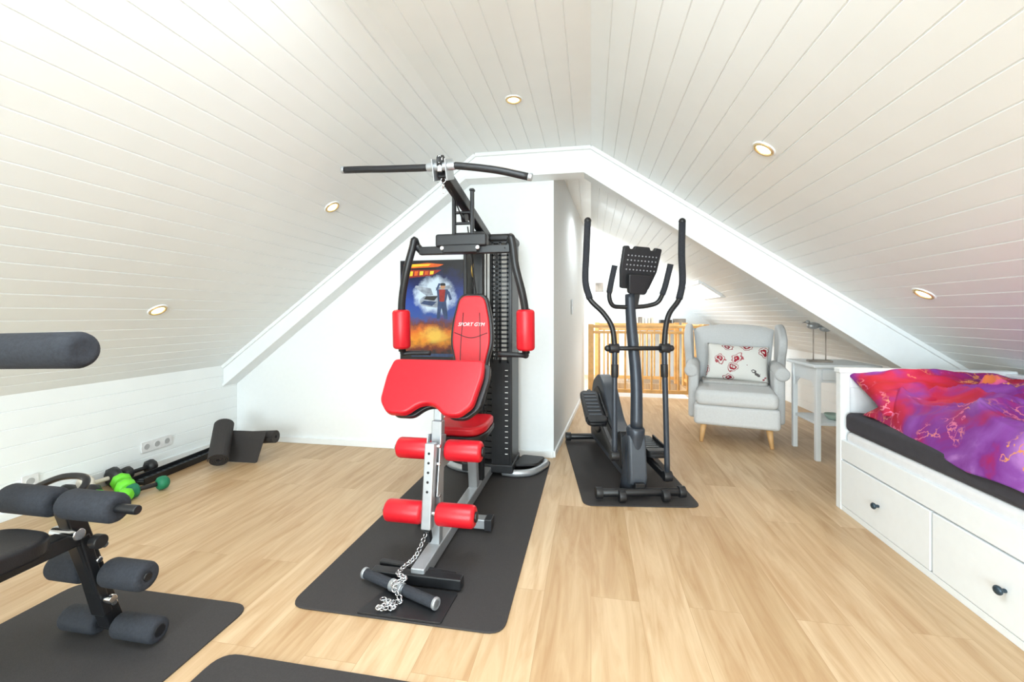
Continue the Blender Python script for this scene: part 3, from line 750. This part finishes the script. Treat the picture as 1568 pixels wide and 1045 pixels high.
n=3; L=(BY1-BY0-.10)/n
for i in range(n):
    y1=BY1-.05-i*L; y0=y1-L
    bb('drawer_%d'%(i+1),BX0+.0,BX0+.024,y0+.006,y1-.006,.034,.288,'bed',.004)
    cyl('drawer_knob_stem',(BX0,(y0+y1)/2,.165),(BX0-.018,(y0+y1)/2,.165),.007,'knob'); ball('drawer_knob',(BX0-.024,(y0+y1)/2,.165),.016,'knob',(.7,1,1))
bb('mattress_topper',BX0+.02,BX1-.06,BY0+.06,BY1-.06,.39,.455,'white_sheet',.025,4)
bb('mattress',BX0+.015,BX1-.055,BY0+.06,BY1-.055,.455,.565,'mattress',.03,4)
mt=Matrix.Translation((1.84,2.62,.69))@Matrix.Rotation(math.radians(24),4,'X')@Matrix.Rotation(math.radians(-3),4,'Z')
group('bed_pillow'); pillow('pillow',.80,.40,.17,'pillowcase',mt,48,.05,2)
group('duvet')
vs=[];fs=[];nx,ny=130,260
x0,x1,y0,y1=1.40,2.18,.82,2.62
def ridged(p): return 1-abs(noise.noise(p))*2
for side in (0,1):
    for i in range(nx+1):
        for j in range(ny+1):
            u=i/nx; v=j/ny
            far=min(1,max(0,(v-.6)/.35))
            edge=(.022*noise.noise(Vector((v*5,3.1,0)))+.008)*(1-u)+.05*far*(1-u)
            x=x0+edge+(x1-x0)*u; y=y0+(y1-y0)*v+.12*(.45-u)*v+.04*noise.noise(Vector((u*4,v,5)))*v
            w1=noise.noise(Vector((u*2,v*3,8)))*.5
            h=.115+.06*noise.noise(Vector((u*2.4,v*4,1)))+.06*max(0,ridged(Vector((u*2.2+v*3+w1,v*3.5-u*2,7))))**2.5+.026*max(0,ridged(Vector((u*6-v*3+w1,v*9+u*4,3))))**2+.006*noise.noise(Vector((u*24,v*40,2)))
            h+=.04*u
            e=min(1,(min(u,1-u)/.13))**.6*min(1,(min(v,1-v)/.045))**.55
            drop=(.045+.02*noise.noise(Vector((v*7,1,4))))*(1-far)*max(0,1-u/.045)**.8 if u<.045 else 0
            z=.570+(h*e+.004)*(1 if side==0 else 0)-drop
            vs.append((x,y,z))
N=(nx+1)*(ny+1)
for s in range(2):
    for i in range(nx):
        for j in range(ny):
            a=s*N+i*(ny+1)+j; fs.append((a,a+1,a+ny+2,a+ny+1))
mesh('cover',vs,fs,'duvet',smooth=True)

# ------------------------------------------------------------------ stair railing + rear furniture
def railing(name,p,q,h=.96,gap=.11):
    p=Vector((p[0],p[1],0));q=Vector((q[0],q[1],0)); group(name,p); d=q-p; L=d.length
    o=Vector((0,0,0)); up=Vector((0,0,1))
    bar('handrail',o+up*h,d+up*h,.055,.04,'rail'); bar('bottom_rail',o+up*.09,d+up*.09,.035,.05,'rail'); bar('upper_rail',o+up*(h-.08),d+up*(h-.08),.03,.035,'rail')
    n=int(L/gap)
    for i in range(1,n):
        c=d*(i/n); cyl('baluster_%d'%i,c+up*.09,c+up*(h-.07),.013,'rail',12)
    for c in (o,d): bar('newel',c+up*.0,c+up*(h+.03),.075,.075,'rail')
railing('stair_railing',(.0,6.05),(1.48,6.05))
railing('stair_railing',(1.46,6.2),(1.46,7.25)); railing('stair_railing',(.1,7.38),(1.36,7.38))
group('wooden_staircase',(0,6.1,0))
for i in range(4): bb('tread_%d'%i,.08+i*.28,.36+i*.28,.12,1.05,-.20-i*.19,-.16-i*.19,'rail',.005)
bar('stringer',(.06,.09,-.16),(1.34,.09,-1.0),.04,.2,'rail'); bar('stringer',(.06,1.10,-.16),(1.34,1.10,-1.0),.04,.2,'rail')
nogroup()
bb('wall_stairwell',-.1,0,6.1,7.3,-2.4,-.1,'wall',0); bb('wall_stairwell_right',1.4,1.5,6.1,7.3,-2.4,-.1,'wall',0); bb('wall_stairwell_far',0,1.4,7.3,7.4,-2.4,-.1,'wall',0); bb('wall_stairwell_near',0,1.4,6.0,6.1,-2.4,-.1,'wall',0); bb('floor_lower',0,1.4,6.1,7.3,-2.5,-2.4,'floor',0)
group('writing_desk',(.55,7.75,0))
bb('top',0,1.2,-.25,.3,.90,.93,'bed',.004)
for x in (.04,1.16):
    for y in (-.2,.25): bar('leg',(x,y,0),(x,y,.9),.05,.05,'bed',.004)
bb('drawer_unit',.04,.5,-.22,.28,.7,.9,'bed',.004)
group('desk_books',(.65,7.7,.931))
for i in range(7): bb('book_%d'%i,.05+i*.05,.09+i*.05,-.08,.08,0,.12+.05*random.random(),random.choice(['spine','bed','grey','beige']),.002)
bb('box',.5,.68,-.1,.1,0,.1,'blackpl',.004); bb('box_2',.72,.9,-.1,.08,0,.12,'spine',.004)
group('wall_shelf',(.0,YE,1.5))
bb('board',0.02,.5,-.2,-.001,0,.03,'bed',.003); bb('photo_frame_1',.08,.22,-.12,-.1,.03,.2,'spine',.003); bb('photo_frame_2',.28,.4,-.12,-.1,.03,.16,'beige',.003); cyl('vase',(.46,-.1,.03),(.46,-.1,.17),.03,'bed')

# ------------------------------------------------------------------ left side clutter
group('rolled_exercise_mat',(-2.69,2.73,0))
def spiral(name,p1,p2,r0,r1,turns,th,m):
    p1,p2=Vector(p1),Vector(p2); a,b=frame(p2-p1); n=int(turns*24); vs=[];fs=[]
    for i in range(n+1):
        t=i/n; an=2*math.pi*turns*t; r=r0+(r1-r0)*t; dr=a*math.cos(an)+b*math.sin(an)
        for p in (p1,p2):
            vs.append(p+dr*r); vs.append(p+dr*(r-th))
    for i in range(n):
        k=4*i
        fs+=[(k,k+2,k+6,k+4),(k+1,k+5,k+7,k+3),(k,k+4,k+5,k+1),(k+2,k+3,k+7,k+6)]
    fs+=[(0,1,3,2),(4*n,4*n+2,4*n+3,4*n+1)]
    return mesh(name,vs,fs,m,smooth=False)
spiral('roll',(.05,-.03,.068),(-.11,.19,.265),.018,.070,4.5,.008,'mat')
group('half_rolled_exercise_mat',(-2.60,2.90,0))
prism('flap',roundpoly([(-.125,0),(.125,0),(.165,.23),(-.12,.23)],.012,3),(0,-.03,.003),(1,.05,0),(0,.22,.97),(0,-1,0),.009,'mat',.002)
spiral('roll',(-.08,.10,.150),(.17,.12,.165),.016,.052,4,.008,'mat')

group('perforated_steel_rail',(-2.92,2.36,0))
d=Vector((-.06,.68,0)); 
bar('rail_low',(0,0,.012),d+Vector((0,0,.012)),.10,.02,'black',.002)
for i in range(15):
    c=d*((i+.7)/15.4); bar('rail_slot',c+Vector((-.03,0,.024)),c+Vector((.03,0,.024)),.012,.006,'grey',.001)
bar('rail_edge',(.05,0,.03),d+Vector((.05,0,.03)),.008,.035,'black',.002); bar('rail_edge',(-.05,0,.03),d+Vector((-.05,0,.03)),.008,.035,'black',.002)
bar('bracket_post',d+Vector((0,-.03,.02)),d+Vector((0,-.03,.14)),.04,.02,'black'); bar('bracket_arm',d+Vector((0,-.03,.13)),d+Vector((.10,-.03,.13)),.03,.03,'black')
def dumbbell(c,rz,r,m,L=.15,m2=None):
    group('dumbbell',c,rz)
    cyl('grip',(-L/2,0,r),(L/2,0,r),.014,'blackpl' if m!='beige' else 'beige',16)
    for s in (-1,1): lathe('head',(s*(L/2-.03),0,r),(s*(L/2+.035),0,r),[(0,r*.6),(.012,r*.95),(.03,r),(.05,r*.9),(.065,r*.5)],m2 if (m2 and s>0) else m,8)
dumbbell((-2.79,2.10,0),math.radians(20),.045,'lgreen'); dumbbell((-2.88,2.24,0),math.radians(-30),.055,'lgreen'); dumbbell((-2.72,2.26,0),math.radians(70),.045,'dgreen')
dumbbell((-2.97,2.06,0),math.radians(10),.06,'blackpl'); dumbbell((-3.06,2.24,0),math.radians(85),.065,'beige',m2='blackpl'); dumbbell((-3.06,2.48,0),math.radians(85),.05,'blackpl'); dumbbell((-2.87,1.96,0),math.radians(-10),.042,'lgreen')

# ------------------------------------------------------------------ weight bench
group('weight_bench',(-1.63,1.1,.008))
def rl(name,x0_,x1_,y,z,r,y2=None,z2=None): foam(name,(x0_,y,z),(x1_,y if y2 is None else y2,z if z2 is None else z2),r,'foam')
cyl('foot_bar',(-.2,.13,.045),(.2,.13,.045),.02,'black'); rl('foot_roller_left',-.19,-.04,.13,.045,.04); rl('foot_roller_right',.03,.20,.13,.045,.04)
bar('upright',(0,.13,.05),(0,.00,.50),.05,.05,'black'); bar('upright_inner',(0,.10,.10),(0,.03,.40),.058,.03,'black')
cyl('mid_bar',(-.18,.09,.25),(.2,.09,.25),.014,'black'); rl('mid_roller_left',-.18,-.04,.09,.25,.045); rl('mid_roller_right',.04,.20,.09,.25,.045)
cyl('top_bar',(-.26,-.0,.515),(.27,.0,.515),.014,'black'); rl('top_roller_left',-.24,-.035,0,.515,.045); rl('top_roller_right',.0,.20,.0,.515,.045)
cyl('knob_stem',(.02,.06,.36),(.07,.06,.36),.01,'chrome'); cyl('knob',(.05,.04,.38),(.08,.04,.38),.022,'blackpl'); cyl('knob',(.03,.09,.16),(.06,.09,.16),.014,'chrome')
for z,y in ((.30,.07),(.20,.10),(.13,.115)): cyl('adjust_bolt',(-.032,y,z),(.034,y,z),.010,'chrome',12)
cyl('pivot',(-.05,.0,.42),(.05,.0,.42),.018,'chrome')
bar('seat_beam',(0,.02,.40),(0,-.75,.38),.06,.05,'black')
so=roundpoly([(-.15,-.38),(.15,-.38),(.12,-.02),(.07,.03),(-.07,.03),(-.12,-.02)],.05,4)
prism('seat_pad',so,(-.02,-.10,.415),(1,0,0),(0,1,-.05),(0,0,1),.055,'leather',.015,4)
bb('back_pad',-.16,.12,-1.25,-.50,.45,.51,'leather',.02,4)
bar('rear_leg',(0,-.7,.38),(0,-1.1,.04),.05,.05,'black'); bar('rear_foot',(-.22,-1.1,.03),(.22,-1.1,.03),.05,.05,'black')
bar('tall_post',(-.12,-.25,.40),(-.12,-.22,1.02),.05,.04,'black')
cyl('tall_bar',(-.15,-.22,1.02),(.33,-.21,1.02),.014,'black'); foam('tall_roller',(-.03,-.22,1.012),(.365,-.21,1.022),.047,'foam')
tube('hand_grip',[(-.30,.1,.50),(-.2,.12,.54),(-.1,.12,.545),(-.06,.08,.52),(-.05,.0,.50)],.011,'black')

# ------------------------------------------------------------------ lights
def area(name,loc,tgt,sx_,sy_,e,col=(1,1,1)):
    ld=bpy.data.lights.new(name,'AREA'); ld.shape='RECTANGLE'; ld.size=sx_; ld.size_y=sy_; ld.energy=e; ld.color=col
    o=bpy.data.objects.new(name,ld); S.collection.objects.link(o); o.location=loc
    o.rotation_euler=(Vector(tgt)-Vector(loc)).to_track_quat('-Z','Y').to_euler(); return o
C=(.80,.93,.98)
area('window_daylight',(-.3,-3.5,1.1),(-.3,3,1.5),2.5,1.6,235,C)
area('fill_light_right',(1.15,-.9,1.45),(-.4,1.8,0),1.0,1.0,14,C)  # added fill under the right slope; the roof has no opening here
area('fill_light_overhead',(-.44,.7,2.33),(-.44,.7,0),.7,1.2,46,(.84,.94,1))  # added out-of-view fill below the flat ceiling, brightens floor and bounce
area('rear_skylight_daylight',(1.95,5.85,2.3),(1.41,5.85,1.41),1.6,1.6,160,(.93,.97,1))
area('fill_light_rear',(-1.3,7.0,1.1),(1.5,5.6,.9),.9,.9,110,(.88,.95,1))  # added fill hidden behind the side wall, brightens the rear; no window there
ld=bpy.data.lights.new('fill_light_landing','SPOT'); ld.energy=75; ld.color=(.91,.97,1); ld.spot_size=math.radians(160); ld.spot_blend=1; ld.shadow_soft_size=.12  # added fill spot to lift the armchair area, no fixture belongs to it
lo=bpy.data.objects.new('fill_light_landing',ld); S.collection.objects.link(lo); lo.location=(.1,4.7,2.3)
w=bpy.data.worlds.new('world'); S.world=w; w.use_nodes=True
w.node_tree.nodes['Background'].inputs[0].default_value=(.88,.95,1,1); w.node_tree.nodes['Background'].inputs[1].default_value=1.8

cam=bpy.data.cameras.new('camera'); co_=bpy.data.objects.new('camera',cam); S.collection.objects.link(co_)
co_.location=(0,0,1.12); co_.rotation_euler=(math.pi/2,0,TH)
cam.sensor_width=36; cam.lens=665/1568*36; cam.shift_y=-40.5/1568; cam.clip_start=.03
S.camera=co_
